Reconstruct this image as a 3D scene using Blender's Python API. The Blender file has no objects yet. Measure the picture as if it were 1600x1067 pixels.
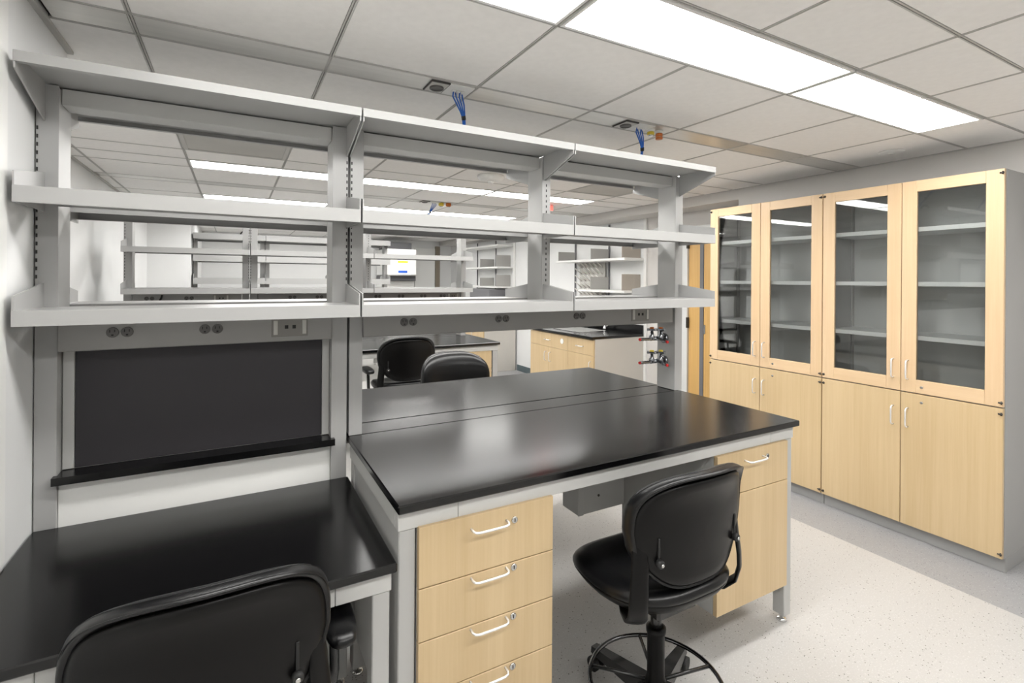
import bpy, math, random
from mathutils import Vector, Matrix
random.seed(7)
scene = bpy.context.scene
col = scene.collection
PI = math.pi

# ------------------------------------------------------------------ camera
YAW, ROLL = 0.5036, -0.0069
cd = bpy.data.cameras.new('camera'); cam = bpy.data.objects.new('camera', cd); col.objects.link(cam)
cd.sensor_width = 36.0; cd.lens = 785.7 / 1600 * 36.0
cd.shift_x = 0.0; cd.shift_y = -(533.5 - 437.0) / 1600
cd.clip_start = 0.02
_f = Vector((math.sin(YAW), math.cos(YAW), 0)); _r = Vector((math.cos(YAW), -math.sin(YAW), 0)); _d = Vector((0, 0, -1))
_r2 = _r * math.cos(ROLL) + _d * math.sin(ROLL); _d2 = -_r * math.sin(ROLL) + _d * math.cos(ROLL)
_m = Matrix((_r2, -_d2, -_f)).transposed().to_4x4(); _m.translation = Vector((-0.3948, -1.351, 1.5366))
cam.matrix_world = _m
scene.camera = cam

# ------------------------------------------------------------------ world, exposure
w = bpy.data.worlds.new('room_air'); scene.world = w; w.use_nodes = True
w.node_tree.nodes['Background'].inputs[0].default_value = (0.9, 0.95, 1.0, 1)
w.node_tree.nodes['Background'].inputs[1].default_value = 0.3
vs = scene.view_settings
vs.view_transform = 'Standard'; vs.look = 'None'; vs.gamma = 1.0; vs.use_curve_mapping = False
vs.exposure = 0.0
LIGHT = 20.0          # strength of the ceiling lenses

# ------------------------------------------------------------------ materials
MATS = {}
def mat(name, c, rough=0.5, metal=0.0, spec=0.5, emit=0.0, var=0.0, vscale=(3, 3, 3), bump=0.0, bscale=200.0, coat=0.0):
    m = bpy.data.materials.new(name); m.use_nodes = True
    nt = m.node_tree; b = nt.nodes['Principled BSDF']
    b.inputs['Base Color'].default_value = (*c, 1); b.inputs['Roughness'].default_value = rough
    b.inputs['Metallic'].default_value = metal; b.inputs['Specular IOR Level'].default_value = spec
    b.inputs['Coat Weight'].default_value = coat
    if emit:
        b.inputs['Emission Color'].default_value = (*c, 1); b.inputs['Emission Strength'].default_value = emit
    if var or bump:
        tc = nt.nodes.new('ShaderNodeTexCoord')
    if var:
        mp = nt.nodes.new('ShaderNodeMapping'); mp.inputs['Scale'].default_value = vscale
        nz = nt.nodes.new('ShaderNodeTexNoise'); nz.inputs['Scale'].default_value = 1.0; nz.inputs['Detail'].default_value = 4
        cr = nt.nodes.new('ShaderNodeValToRGB')
        cr.color_ramp.elements[0].position = 0.3; cr.color_ramp.elements[1].position = 0.7
        cr.color_ramp.elements[0].color = tuple(x * (1 - var) for x in c) + (1,)
        cr.color_ramp.elements[1].color = tuple(min(1, x * (1 + var)) for x in c) + (1,)
        nt.links.new(tc.outputs['Object'], mp.inputs['Vector']); nt.links.new(mp.outputs[0], nz.inputs['Vector'])
        nt.links.new(nz.outputs['Fac'], cr.inputs[0]); nt.links.new(cr.outputs[0], b.inputs['Base Color'])
    if bump:
        n2 = nt.nodes.new('ShaderNodeTexNoise'); n2.inputs['Scale'].default_value = bscale; n2.inputs['Detail'].default_value = 3
        bp = nt.nodes.new('ShaderNodeBump'); bp.inputs['Strength'].default_value = bump; bp.inputs['Distance'].default_value = 0.002
        nt.links.new(tc.outputs['Object'], n2.inputs['Vector']); nt.links.new(n2.outputs['Fac'], bp.inputs['Height'])
        nt.links.new(bp.outputs[0], b.inputs['Normal'])
    MATS[name] = m
    return m

def maple(name, c1, c2, axis='z'):
    m = bpy.data.materials.new(name); m.use_nodes = True
    nt = m.node_tree; b = nt.nodes['Principled BSDF']; b.inputs['Roughness'].default_value = 0.38
    tc = nt.nodes.new('ShaderNodeTexCoord'); mp = nt.nodes.new('ShaderNodeMapping')
    mp.inputs['Scale'].default_value = {'z': (55, 55, 1.6), 'y': (55, 1.6, 55)}[axis]
    nz = nt.nodes.new('ShaderNodeTexNoise'); nz.inputs['Scale'].default_value = 1.0; nz.inputs['Detail'].default_value = 6
    nz.inputs['Roughness'].default_value = 0.65
    cr = nt.nodes.new('ShaderNodeValToRGB'); cr.color_ramp.elements[0].position = 0.25; cr.color_ramp.elements[1].position = 0.75
    cr.color_ramp.elements[0].color = (*c1, 1); cr.color_ramp.elements[1].color = (*c2, 1)
    mp2 = nt.nodes.new('ShaderNodeMapping'); mp2.inputs['Scale'].default_value = {'z': (7, 7, 0.5), 'y': (7, .5, 7)}[axis]
    n2 = nt.nodes.new('ShaderNodeTexNoise'); n2.inputs['Scale'].default_value = 1.0; n2.inputs['Detail'].default_value = 2
    mx = nt.nodes.new('ShaderNodeMixRGB'); mx.blend_type = 'MULTIPLY'; mx.inputs['Fac'].default_value = 0.35
    c3 = nt.nodes.new('ShaderNodeValToRGB'); c3.color_ramp.elements[0].position = 0.3; c3.color_ramp.elements[1].position = 0.65
    c3.color_ramp.elements[0].color = (0.80, 0.76, 0.68, 1); c3.color_ramp.elements[1].color = (1, 1, 1, 1)
    L = nt.links.new
    L(tc.outputs['Object'], mp.inputs['Vector']); L(mp.outputs[0], nz.inputs['Vector']); L(nz.outputs['Fac'], cr.inputs[0])
    L(tc.outputs['Object'], mp2.inputs['Vector']); L(mp2.outputs[0], n2.inputs['Vector']); L(n2.outputs['Fac'], c3.inputs[0])
    L(cr.outputs[0], mx.inputs['Color1']); L(c3.outputs[0], mx.inputs['Color2']); L(mx.outputs[0], b.inputs['Base Color'])
    MATS[name] = m

def terrazzo(name, base, dark, light):
    m = bpy.data.materials.new(name); m.use_nodes = True
    nt = m.node_tree; b = nt.nodes['Principled BSDF']; b.inputs['Roughness'].default_value = 0.42
    L = nt.links.new
    tc = nt.nodes.new('ShaderNodeTexCoord')
    n0 = nt.nodes.new('ShaderNodeTexNoise'); n0.inputs['Scale'].default_value = 160; n0.inputs['Detail'].default_value = 3
    cr = nt.nodes.new('ShaderNodeValToRGB'); cr.color_ramp.elements[0].position = 0.35; cr.color_ramp.elements[1].position = 0.65
    cr.color_ramp.elements[0].color = tuple(x * 0.93 for x in base) + (1,); cr.color_ramp.elements[1].color = (*base, 1)
    L(tc.outputs['Object'], n0.inputs['Vector']); L(n0.outputs['Fac'], cr.inputs[0])
    last = cr.outputs[0]
    for sc, r, pick, colr in ((85, 0.20, 0.72, dark), (45, 0.11, 0.72, tuple(x * 0.5 for x in dark)), (120, 0.28, 0.5, light)):
        vo = nt.nodes.new('ShaderNodeTexVoronoi'); vo.inputs['Scale'].default_value = sc
        L(tc.outputs['Object'], vo.inputs['Vector'])
        lt = nt.nodes.new('ShaderNodeMath'); lt.operation = 'LESS_THAN'; lt.inputs[1].default_value = r
        L(vo.outputs['Distance'], lt.inputs[0])
        sp = nt.nodes.new('ShaderNodeSeparateColor'); L(vo.outputs['Color'], sp.inputs[0])
        gt = nt.nodes.new('ShaderNodeMath'); gt.operation = 'GREATER_THAN'; gt.inputs[1].default_value = pick
        L(sp.outputs[0], gt.inputs[0])
        mu = nt.nodes.new('ShaderNodeMath'); mu.operation = 'MULTIPLY'; L(lt.outputs[0], mu.inputs[0]); L(gt.outputs[0], mu.inputs[1])
        mx = nt.nodes.new('ShaderNodeMixRGB'); mx.inputs['Color2'].default_value = (*colr, 1)
        L(mu.outputs[0], mx.inputs['Fac']); L(last, mx.inputs['Color1']); last = mx.outputs[0]
    L(last, b.inputs['Base Color'])
    MATS[name] = m

def glass(name, tint, refl):
    m = bpy.data.materials.new(name); m.use_nodes = True
    nt = m.node_tree; nt.nodes.clear(); L = nt.links.new
    out = nt.nodes.new('ShaderNodeOutputMaterial'); tr = nt.nodes.new('ShaderNodeBsdfTransparent'); gl = nt.nodes.new('ShaderNodeBsdfGlossy')
    tr.inputs[0].default_value = (*tint, 1); gl.inputs['Roughness'].default_value = 0.02
    fr = nt.nodes.new('ShaderNodeFresnel'); fr.inputs[0].default_value = refl
    mx = nt.nodes.new('ShaderNodeMixShader')
    L(fr.outputs[0], mx.inputs[0]); L(tr.outputs[0], mx.inputs[1]); L(gl.outputs[0], mx.inputs[2]); L(mx.outputs[0], out.inputs[0])
    MATS[name] = m

mat('wall', (0.77, 0.775, 0.77), 0.6, var=0.02, bump=0.05, bscale=300)
mat('wall_tan', (0.60, 0.57, 0.52), 0.6, var=0.02)
mat('wall_warm', (0.64, 0.62, 0.595), 0.6, var=0.02)
mat('tapmetal', (0.30, 0.31, 0.33), 0.18, metal=1.0)
mat('tile', (0.92, 0.905, 0.885), 0.85, var=0.02, vscale=(30, 30, 30), bump=0.25, bscale=350)
mat('tee', (0.52, 0.51, 0.49), 0.5)
mat('groove', (0.10, 0.10, 0.10), 0.7)
mat('trimwhite', (0.82, 0.82, 0.80), 0.4)
mat('apron_lit', (0.56, 0.56, 0.545), 0.4, var=0.015)  # shelf grey made paler; light low on the bench put into the colour
mat('race', (0.33, 0.325, 0.315), 0.42, var=0.02)  # darker copy of the frame grey; shade under the shelves put into the colour
mat('frame', (0.46, 0.46, 0.45), 0.42, spec=0.4, var=0.02)  # same paint as the shelves, paler; light on legs and posts painted in
mat('frame_dk', (0.30, 0.30, 0.29), 0.45, var=0.03)
mat('shelf', (0.36, 0.36, 0.354), 0.33, var=0.015)
mat('steel', (0.62, 0.61, 0.58), 0.28, metal=0.55, var=0.05, vscale=(2, 40, 40))
mat('black_top', (0.002, 0.002, 0.0023), 0.20, spec=0.5, bump=0.02, bscale=500)
mat('panel_dark', (0.024, 0.022, 0.026), 0.6, var=0.04)
mat('groove_black', (0.012, 0.012, 0.012), 0.6)
mat('outlet', (0.12, 0.115, 0.11), 0.45)
mat('plate', (0.25, 0.24, 0.225), 0.4)
mat('clip', (0.62, 0.61, 0.58), 0.4)
mat('chrome', (0.82, 0.82, 0.82), 0.12, metal=1.0)
mat('lockmetal', (0.55, 0.55, 0.54), 0.25, metal=1.0)
mat('satin', (0.86, 0.86, 0.86), 0.25, metal=0.5)
mat('hinge', (0.06, 0.055, 0.05), 0.4, metal=0.6)
mat('leather', (0.003, 0.003, 0.0035), 0.30, spec=0.4, bump=0.08, bscale=260)
mat('plastic', (0.003, 0.0028, 0.0028), 0.33, spec=0.22, bump=0.05, bscale=700)
mat('metal_black', (0.02, 0.02, 0.02), 0.22, spec=0.6)
mat('ringmetal', (0.16, 0.16, 0.165), 0.12, metal=1.0)
mat('rubber', (0.012, 0.012, 0.012), 0.6)
mat('carcass', (0.35, 0.35, 0.345), 0.4, var=0.02)
mat('carcass_in', (0.58, 0.59, 0.59), 0.5)
mat('carcass_shelf', (0.92, 0.93, 0.93), 0.4)
mat('lens', (1.0, 0.985, 0.96), 0.5, emit=LIGHT)
mat('blue', (0.01, 0.10, 0.42), 0.4)
mat('yellow', (0.72, 0.55, 0.05), 0.4)
mat('orange', (0.62, 0.17, 0.03), 0.4)
mat('red', (0.72, 0.02, 0.02), 0.35)
mat('exitred', (1.0, 0.08, 0.06), 0.5, emit=2.2)
mat('base_teal', (0.09, 0.12, 0.13), 0.5)
mat('grille', (0.50, 0.49, 0.46), 0.5, var=0.05)
mat('bracket', (0.40, 0.39, 0.37), 0.5)
mat('bracket_warm', (0.43, 0.39, 0.34), 0.5)
mat('standard', (0.16, 0.16, 0.17), 0.5)
mat('label_blue', (0.02, 0.12, 0.62), 0.4)
mat('label_yellow', (0.90, 0.72, 0.02), 0.4)
mat('label_pale', (0.62, 0.66, 0.78), 0.5)
mat('vent_dark', (0.06, 0.06, 0.065), 0.5)
mat('peg', (0.86, 0.84, 0.80), 0.35)
mat('doorframe', (0.70, 0.71, 0.70), 0.4)
mat('brownframe', (0.25, 0.21, 0.16), 0.5)
maple('maple', (0.57, 0.42, 0.235), (0.645, 0.495, 0.30))
maple('maple_frame', (0.665, 0.475, 0.285), (0.735, 0.55, 0.355))
maple('maple_rail', (0.665, 0.475, 0.285), (0.735, 0.55, 0.355), 'y')
maple('door_wood', (0.62, 0.37, 0.12), (0.71, 0.45, 0.17))
terrazzo('floor_white', (0.50, 0.488, 0.47), (0.15, 0.14, 0.12), (0.56, 0.55, 0.535))
terrazzo('floor_grey', (0.32, 0.32, 0.325), (0.13, 0.13, 0.13), (0.40, 0.40, 0.40))
glass('pane', (0.975, 0.985, 0.98), 1.6)

# ------------------------------------------------------------------ mesh helpers
class MB:
    def __init__(s): s.v = []; s.f = []; s.sm = []
    def add(s, vs_, fs, smooth=False):
        o = len(s.v); s.v += [tuple(p) for p in vs_]; s.f += [tuple(i + o for i in f) for f in fs]; s.sm += [smooth] * len(fs); return s
    def box(s, x0, x1, y0, y1, z0, z1):
        return s.add([(x, y, z) for x in (x0, x1) for y in (y0, y1) for z in (z0, z1)],
                     [(0, 1, 3, 2), (4, 6, 7, 5), (0, 4, 5, 1), (2, 3, 7, 6), (0, 2, 6, 4), (1, 5, 7, 3)])
    def cbox(s, x0, x1, y0, y1, z0, z1, b=0.002):
        X = (x0, x1); Y = (y0, y1); Z = (z0, z1); V = []; idx = {}
        for i in (0, 1):
            for j in (0, 1):
                for k in (0, 1):
                    sx, sy, sz = 1 - 2 * i, 1 - 2 * j, 1 - 2 * k
                    idx[i, j, k] = len(V)
                    V += [(X[i], Y[j] + sy * b, Z[k] + sz * b), (X[i] + sx * b, Y[j], Z[k] + sz * b), (X[i] + sx * b, Y[j] + sy * b, Z[k])]
        F = []
        def q(a, ids):
            F.append(tuple(idx[i] + a for i in ids))
        for i in (0, 1):
            o = [(i, 0, 0), (i, 0, 1), (i, 1, 1), (i, 1, 0)]; q(0, o if i == 0 else o[::-1])
            o = [(0, i, 0), (1, i, 0), (1, i, 1), (0, i, 1)]; q(1, o if i == 0 else o[::-1])
            o = [(0, 0, i), (0, 1, i), (1, 1, i), (1, 0, i)]; q(2, o if i == 0 else o[::-1])
        for i in (0, 1):
            for j in (0, 1):
                a, c = idx[i, j, 0], idx[i, j, 1]; t = (a, c, c + 1, a + 1); F.append((a, a + 1, c + 1, c) if (i + j) % 2 == 0 else t)
                a, c = idx[i, 0, j], idx[i, 1, j]; F.append((a, c, c + 2, a + 2) if (i + j) % 2 == 0 else (a, a + 2, c + 2, c))
                a, c = idx[0, i, j], idx[1, i, j]; F.append((a + 1, a + 2, c + 2, c + 1) if (i + j) % 2 == 0 else (a + 1, c + 1, c + 2, a + 2))
                for k in (0, 1):
                    a = idx[i, j, k]; F.append((a, a + 2, a + 1) if (i + j + k) % 2 == 0 else (a, a + 1, a + 2))
        return s.add(V, F)
    def prism(s, pts, a0, a1, axis='x'):
        """extrude 2-D polygon along an axis; pts are (y,z) for x, (x,z) for y, (x,y) for z"""
        n = len(pts)
        def P(p, a): return {'x': (a, p[0], p[1]), 'y': (p[0], a, p[1]), 'z': (p[0], p[1], a)}[axis]
        V = [P(p, a0) for p in pts] + [P(p, a1) for p in pts]
        F = [tuple(range(n))[::-1], tuple(range(n, 2 * n))] + [(i, (i + 1) % n, n + (i + 1) % n, n + i) for i in range(n)]
        return s.add(V, F)
    def tube(s, path, r, n=10, caps=True, flat=None):
        path = [Vector(p) for p in path]; R = r if isinstance(r, (list, tuple)) else [r] * len(path)
        V = []; F = []; up = None
        for i, p in enumerate(path):
            t = (path[min(i + 1, len(path) - 1)] - path[max(i - 1, 0)]).normalized()
            if up is None:
                up = Vector((0, 0, 1)) if abs(t.z) < 0.9 else Vector((0, 1, 0))
            a = t.cross(up).normalized(); b = a.cross(t).normalized(); up = b
            for k in range(n):
                th = 2 * PI * k / n
                fa, fb = flat if flat else (1, 1)
                V.append(p + a * (math.cos(th) * R[i] * fa) + b * (math.sin(th) * R[i] * fb))
        m = len(path)
        for i in range(m - 1):
            for k in range(n):
                F.append((i * n + k, i * n + (k + 1) % n, (i + 1) * n + (k + 1) % n, (i + 1) * n + k))
        s.add(V, F, True)
        if caps:
            o = len(s.v) - len(V)
            s.f += [tuple(o + k for k in range(n))[::-1], tuple(o + (m - 1) * n + k for k in range(n))]; s.sm += [False, False]
        return s
    def lathe(s, prof, c=(0, 0, 0), n=24, axis='z'):
        V = []; F = []
        for (r, h) in prof:
            for k in range(n):
                th = 2 * PI * k / n; a, b = r * math.cos(th), r * math.sin(th)
                p = {'z': (a, b, h), 'y': (a, h, b), 'x': (h, a, b)}[axis]
                V.append((c[0] + p[0], c[1] + p[1], c[2] + p[2]))
        for i in range(len(prof) - 1):
            for k in range(n):
                F.append((i * n + k, i * n + (k + 1) % n, (i + 1) * n + (k + 1) % n, (i + 1) * n + k))
        F.append(tuple(range(n))[::-1]); F.append(tuple((len(prof) - 1) * n + k for k in range(n)))
        s.add(V, F[:-2], True); o = len(s.v) - len(V)
        s.f += [tuple(i + o for i in f) for f in F[-2:]]; s.sm += [False, False]
        return s
    def torus(s, c, R, r, n=40, m=10):
        V = []; F = []
        for i in range(n):
            A = 2 * PI * i / n
            for j in range(m):
                B = 2 * PI * j / m
                V.append((c[0] + (R + r * math.cos(B)) * math.cos(A), c[1] + (R + r * math.cos(B)) * math.sin(A), c[2] + r * math.sin(B)))
        for i in range(n):
            for j in range(m):
                F.append((i * m + j, ((i + 1) % n) * m + j, ((i + 1) % n) * m + (j + 1) % m, i * m + (j + 1) % m))
        return s.add(V, F, True)
    def cushion(s, outline, prof, fn, n=56):
        """outline: list of (a,b); prof: list of (scale, offset) from back centre to front centre; fn(a,b,off)->xyz"""
        n = len(outline); V = []; F = []
        for (sc, off) in prof:
            for (a, b) in outline: V.append(fn(a * sc, b * sc, off))
        for i in range(len(prof) - 1):
            for k in range(n):
                F.append((i * n + k, i * n + (k + 1) % n, (i + 1) * n + (k + 1) % n, (i + 1) * n + k))
        return s.add(V, F, True)
    def mesh(s, name, m):
        me = bpy.data.meshes.new(name); me.from_pydata(s.v, [], s.f); me.materials.append(MATS[m])
        me.polygons.foreach_set('use_smooth', s.sm); me.update(); return me
    def build(s, name, m, parent=None, off=(0, 0, 0)):
        o = bpy.data.objects.new(name, s.mesh(name, m)); col.objects.link(o)
        if parent is not None: o.parent = parent
        if any(off): o.location = off
        return o

def B(*a): return MB().box(*a)
def CB(*a): return MB().cbox(*a)
def tag(o, label=None, cat=None, group=None, kind=None):
    if label: o['label'] = label
    if cat: o['category'] = cat
    if group: o['group'] = group
    if kind: o['kind'] = kind
    return o
def thing(name, loc, label, cat, group=None, rz=0):
    o = bpy.data.objects.new(name, None); col.objects.link(o); o.location = loc; o.rotation_euler = (0, 0, rz)
    o.empty_display_size = 0.1
    return tag(o, label, cat, group)
def struct(name, mb, m, parent=None):
    o = mb.build(name, m, parent); o['kind'] = 'structure'; return o
def copy_part(o, parent, loc=None):
    c = o.copy(); col.objects.link(c); c.parent = parent
    if loc is not None: c.location = loc
    return c
def copy_tree(o, parent=None):
    c = o.copy(); col.objects.link(c); c.parent = parent
    for ch in [x for x in TREE.get(o.name, [])]: copy_tree(ch, c)
    return c
TREE = {}

# ------------------------------------------------------------------ room shell
CZ = 2.36                    # ceiling height
XL, XR, YB, YF = -0.935, 3.53, -3.3, 9.1
X2 = -1.385                  # the left wall beyond the first bench
XA = 3.82                    # wall behind the sink counters
fl = struct('floor', B(X2 - .1, 2.785, YB - .1, YF + .1, -.05, 0), 'floor_white')
struct('border_strip', B(2.785, XA + .1, YB - .1, YF + .1, -.05, 0), 'floor_grey', fl)
struct('wall_left', B(XL - .1, XL, YB - .1, 1.04, 0, CZ + .05).box(X2 - .1, XL - .1, .94, 1.04, 0, CZ + .05).box(X2 - .1, X2, 1.04, YF + .1, 0, CZ + .05), 'wall')
struct('wall_back', B(X2 - .1, XA + .1, YF, YF + .1, 0, CZ + .05), 'wall')
struct('wall_front', B(X2 - .1, XA + .1, YB - .1, YB, 0, CZ + .05), 'wall')
wr = struct('wall_right', B(XR, XA + .1, YB - .1, 1.60, 0, CZ + .05).box(XA, XA + .1, 1.60, 3.06, 0, CZ + .05), 'wall_warm')
struct('wall_alcove', B(XA, XA + .1, 3.06, YF + .1, 0, CZ + .05), 'wall')
struct('soffit', B(XR, XA, 1.60, YF, 2.265, CZ + .05), 'wall_warm', wr)
struct('wall_pier', B(X2, -.912, 6.55, YF, 0, CZ + .05), 'wall')
struct('trim_1', CB(XL, XL + .004, -1.6, .485, .77, CZ - .002, .001), 'trimwhite')
struct('trim_2', CB(XA - .03, XA, 3.02, 3.06, 0, 2.265, .002), 'trimwhite')
struct('trim_3', CB(XA - .03, XA, 6.16, 6.22, 0, 2.265, .002), 'trimwhite')
struct('baseboard_right', B(XA - .012, XA, 4.42, 6.08, 0, .10), 'base_teal')
struct('baseboard_left', B(X2, X2 + .012, 1.04, 6.55, 0, .10), 'base_teal')

# ceiling: grid of grooved tees, one object for each tile
xs = [-1.295, -.69, -.087, .512, 1.115, 1.715, 2.292, 2.885, XR]
lights_y = [(-1.72, -1.42), (-.29, .006), (1.36, 1.655), (2.79, 3.08), (4.44, 4.735), (5.87, 6.165), (7.52, 7.82)]
strips_y = [(-2.475, -2.32), (.603, .757), (3.683, 3.835), (6.76, 6.915)]
ys = [YB, -2.93, -2.475, -2.32, -1.72, -1.42, -1.12, -.60, -.29, .006, .603, .757, 1.36, 1.655, 1.96, 2.495, 2.79, 3.08, 3.683, 3.835, 4.44, 4.735, 5.04, 5.57,
      5.87, 6.165, 6.76, 6.915, 7.52, 7.82, 8.42, YF]
slab = struct('ceiling', B(X2 - .1, XA + .1, YB - .1, YF + .1, CZ + .028, CZ + .08), 'groove')
TW = .0065
def tee(a0, a1, c, along):
    mb = MB()
    for s in (-1, 1):
        p0, p1 = (c - TW, c - TW * .28) if s < 0 else (c + TW * .28, c + TW)
        if along == 'y': mb.box(p0, p1, a0, a1, CZ - .002, CZ + .02)
        else: mb.box(a0, a1, p0, p1, CZ - .002, CZ + .02)
    if along == 'y': mb.box(c - TW, c + TW, a0, a1, CZ + .004, CZ + .02)
    else: mb.box(a0, a1, c - TW, c + TW, CZ + .004, CZ + .02)
    return mb
for x in xs[:-1]:
    y0 = YB if x > XL else 1.05
    struct('ceiling_tee', tee(y0, YF, x, 'y'), 'tee', slab)
for y in ys[1:-1]:
    struct('ceiling_tee', tee(XL if y < 1.04 else X2, XR, y, 'x'), 'tee', slab)
struct('wall_angle', B(XL, XL + .018, YB, 1.04, CZ - .012, CZ + .01).box(X2, X2 + .018, 1.04, YF, CZ - .012, CZ + .01).box(XR - .014, XR, YB, YF, CZ - .006, CZ + .01), 'tee', slab)
def in_rows(y0, y1, rows):
    return any(abs(y0 - a) < .02 and abs(y1 - b) < .02 for a, b in rows)
tile_mesh = {}
vents = [(-.69, 1.96), (2.292, 1.96)]
xt = [X2] + xs
for j in range(len(ys) - 1):
    y0, y1 = ys[j], ys[j + 1]
    if in_rows(y0, y1, strips_y): continue
    for i in range(len(xt) - 1):
        x0, x1 = xt[i], xt[i + 1]
        if in_rows(y0, y1, lights_y) and x0 > -.70 and x1 < 2.9: continue
        if y1 < 1.05:
            if x1 <= XL: continue
            x0 = max(x0, XL)
        if any(abs(x0 - a) < .01 and abs(y0 - b) < .01 for a, b in vents): continue
        key = (round(x1 - x0, 3), round(y1 - y0, 3))
        if key not in tile_mesh:
            a, b = (x1 - x0) / 2 - .0075, (y1 - y0) / 2 - .0075
            tile_mesh[key] = MB().cbox(-a, a, -b, b, 0, .018, .0015).mesh('ceiling_tile', 'tile')
        t = bpy.data.objects.new('ceiling_tile', tile_mesh[key]); col.objects.link(t); t.parent = slab
        t.location = ((x0 + x1) / 2, (y0 + y1) / 2, CZ - .0005)

def ceil_light(x0, x1, y0, y1, label, group=None):
    t = thing('ceiling_light', ((x0 + x1) / 2, (y0 + y1) / 2, CZ), label, 'ceiling light', group)
    a, b = (x1 - x0) / 2 - .008, (y1 - y0) / 2 - .008
    MB().box(-a, a, -b, -b + .012, -.006, .02).box(-a, a, b - .012, b, -.006, .02).box(-a, -a + .01, -b + .012, b - .012, -.006, .02).box(a - .01, a, -b + .012, b - .012, -.006, .02).build('frame', 'trimwhite', t)
    MB().box(-a + .010, a - .010, -b + .012, b - .012, -.001, .012).build('diffuser', 'lens', t)
    return t
rowname = ['over the floor before the first bench', 'over the first bench front', 'behind the first bench', 'before the second bench', 'over the second bench rear', 'before the farthest bench', 'over the farthest bench rear']
px = [-.69, .512, 1.715, 2.885]
pname = ['nearest the left wall', 'second from the left wall', 'nearest the right wall']
for k, (a, b) in enumerate(lights_y):
    for i in range(3):
        ceil_light(px[i], px[i + 1], a, b, 'lit ceiling light %s, %s' % (rowname[k], pname[i]), 'recessed ceiling lights')

# service strips with outlets in the ceiling
def strip(y0, y1, label, x_first):
    t = thing('service_strip', (0, (y0 + y1) / 2, CZ), label, 'service panel', 'metal strips in the ceiling')
    h = (y1 - y0) / 2 - .007
    e = [x_first, -.69, .512, 1.715, 2.885, XR - .015]
    for a, b in zip(e[:-1], e[1:]):
        MB().cbox(a + .008, b - .008, -h, h, -.001, .016, .001).build('panel', 'steel', t)
    return t
strip(*strips_y[1], 'brushed metal strip in the ceiling right above the first bench', XL + .02)
strip(*strips_y[2], 'brushed metal strip in the ceiling above the second bench', X2 + .02)
strip(*strips_y[3], 'brushed metal strip in the ceiling above the farthest bench', X2 + .02)

def twistlock(x, y, label):
    t = thing('ceiling_outlet', (x, y, CZ - .001), label, 'outlet', 'round ceiling power outlets')
    CB(-.042, .042, -.058, .058, -.006, 0, .001).build('plate', 'hinge', t)
    MB().box(-.037, .037, -.050, .050, -.0075, -.006).build('face', 'clip', t)
    MB().lathe([(.030, -.0075), (.030, -.014), (.024, -.015), (.023, -.0105)], n=20).build('socket', 'outlet', t)
def dataplate(x, y, label):
    t = thing('data_plate', (x, y, CZ - .001), label, 'outlet', 'ceiling data plates')
    CB(-.055, .055, -.058, .058, -.006, 0, .001).build('plate', 'trimwhite', t)
    for i in range(3): CB(-.028 + .02 * i, -.012 + .02 * i, -.012, .012, -.014, -.006, .001).build('jack', 'trimwhite', t)
def cables(x, y, dx, label, zend=2.150, drop=.14):
    t = thing('network_cables', (x, y, CZ - .014), label, 'cable', 'blue network cable bundles')
    for i in range(4):
        o = -.022 + .015 * i
        MB().tube([(o, (i % 2) * .014 - .007, .004), (o, 0, -.018), (dx * .22 + o * .8, .008, -.042), (dx * .45 + o * .45, .020, -.070), (dx * .60 + o * .22, .030, -.092), (dx * .8 + o * .22, .055, -.13), (dx + o * .2, .085, zend - CZ + .014)], .0034, 7).build('cable', 'blue', t)
    MB().tube([(dx * .56, .027, -.085), (dx * .64, .034, -.100)], .010, 10).build('tie', 'rubber', t)
SY = .68
twistlock(.352, SY, 'round black power outlet beside the ceiling data plate nearer the left wall')
dataplate(.448, SY, 'white ceiling data plate with blue cables, nearer the left wall')
cables(.448, SY, .07, 'blue network cables hanging from the ceiling over the middle shelf bay')
twistlock(1.40, SY, 'round black power outlet beside the yellow and orange ceiling plugs')
dataplate(1.50, SY, 'white ceiling data plate beside the yellow and orange plugs')
cables(1.495, SY, .085, 'blue network cables hanging from the ceiling over the end shelf bay')
for x, m, nm in ((1.578, 'yellow', 'yellow'), (1.640, 'orange', 'orange')):
    t = thing('gas_plug', (x, SY, CZ - .001), '%s capped pipe plug under the ceiling strip of the first bench' % nm, 'plug')
    MB().lathe([(.022, 0), (.022, -.008), (.017, -.009), (.017, -.016)], n=18).build('cap', 'trimwhite', t)
    MB().lathe([(.019, -.016), (.019, -.030), (.017, -.031)], n=18).build('ring', m, t)
    MB().lathe([(.015, -.031), (.015, -.036), (.012, -.040)], n=18).build('stub', 'chrome', t)
    if nm == 'orange': MB().lathe([(.019, -.036), (.019, -.046), (.016, -.047)], n=18).build('ring', m, t)
coil = MB().tube([(1.40 + .10 * math.cos(a), .77, 2.14 + .075 * math.sin(a)) for a in [PI * k / 16 for k in range(17)]], .008, 8).build('conduit_loop', 'rubber')
tag(coil, 'black flexible conduit arching on top of the end shelf bay', 'conduit')
# same fittings over the second bench
twistlock(1.36, 3.76, 'round black power outlet over the second bench')
dataplate(1.465, 3.76, 'white data plate with blue cables over the second bench')
cables(1.465, 3.76, -.06, 'blue network cables hanging over the second bench')
for x, m, nm in ((1.545, 'yellow', 'yellow'), (1.628, 'orange', 'orange red')):
    t = thing('gas_plug', (x, 3.76, CZ - .001), '%s capped pipe plug over the second bench' % nm, 'plug')
    MB().lathe([(.028, 0), (.028, -.03), (.022, -.034)], n=16).build('ring', m, t)
    MB().lathe([(.018, -.034), (.018, -.042)], n=16).build('stub', 'chrome', t)

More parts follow.
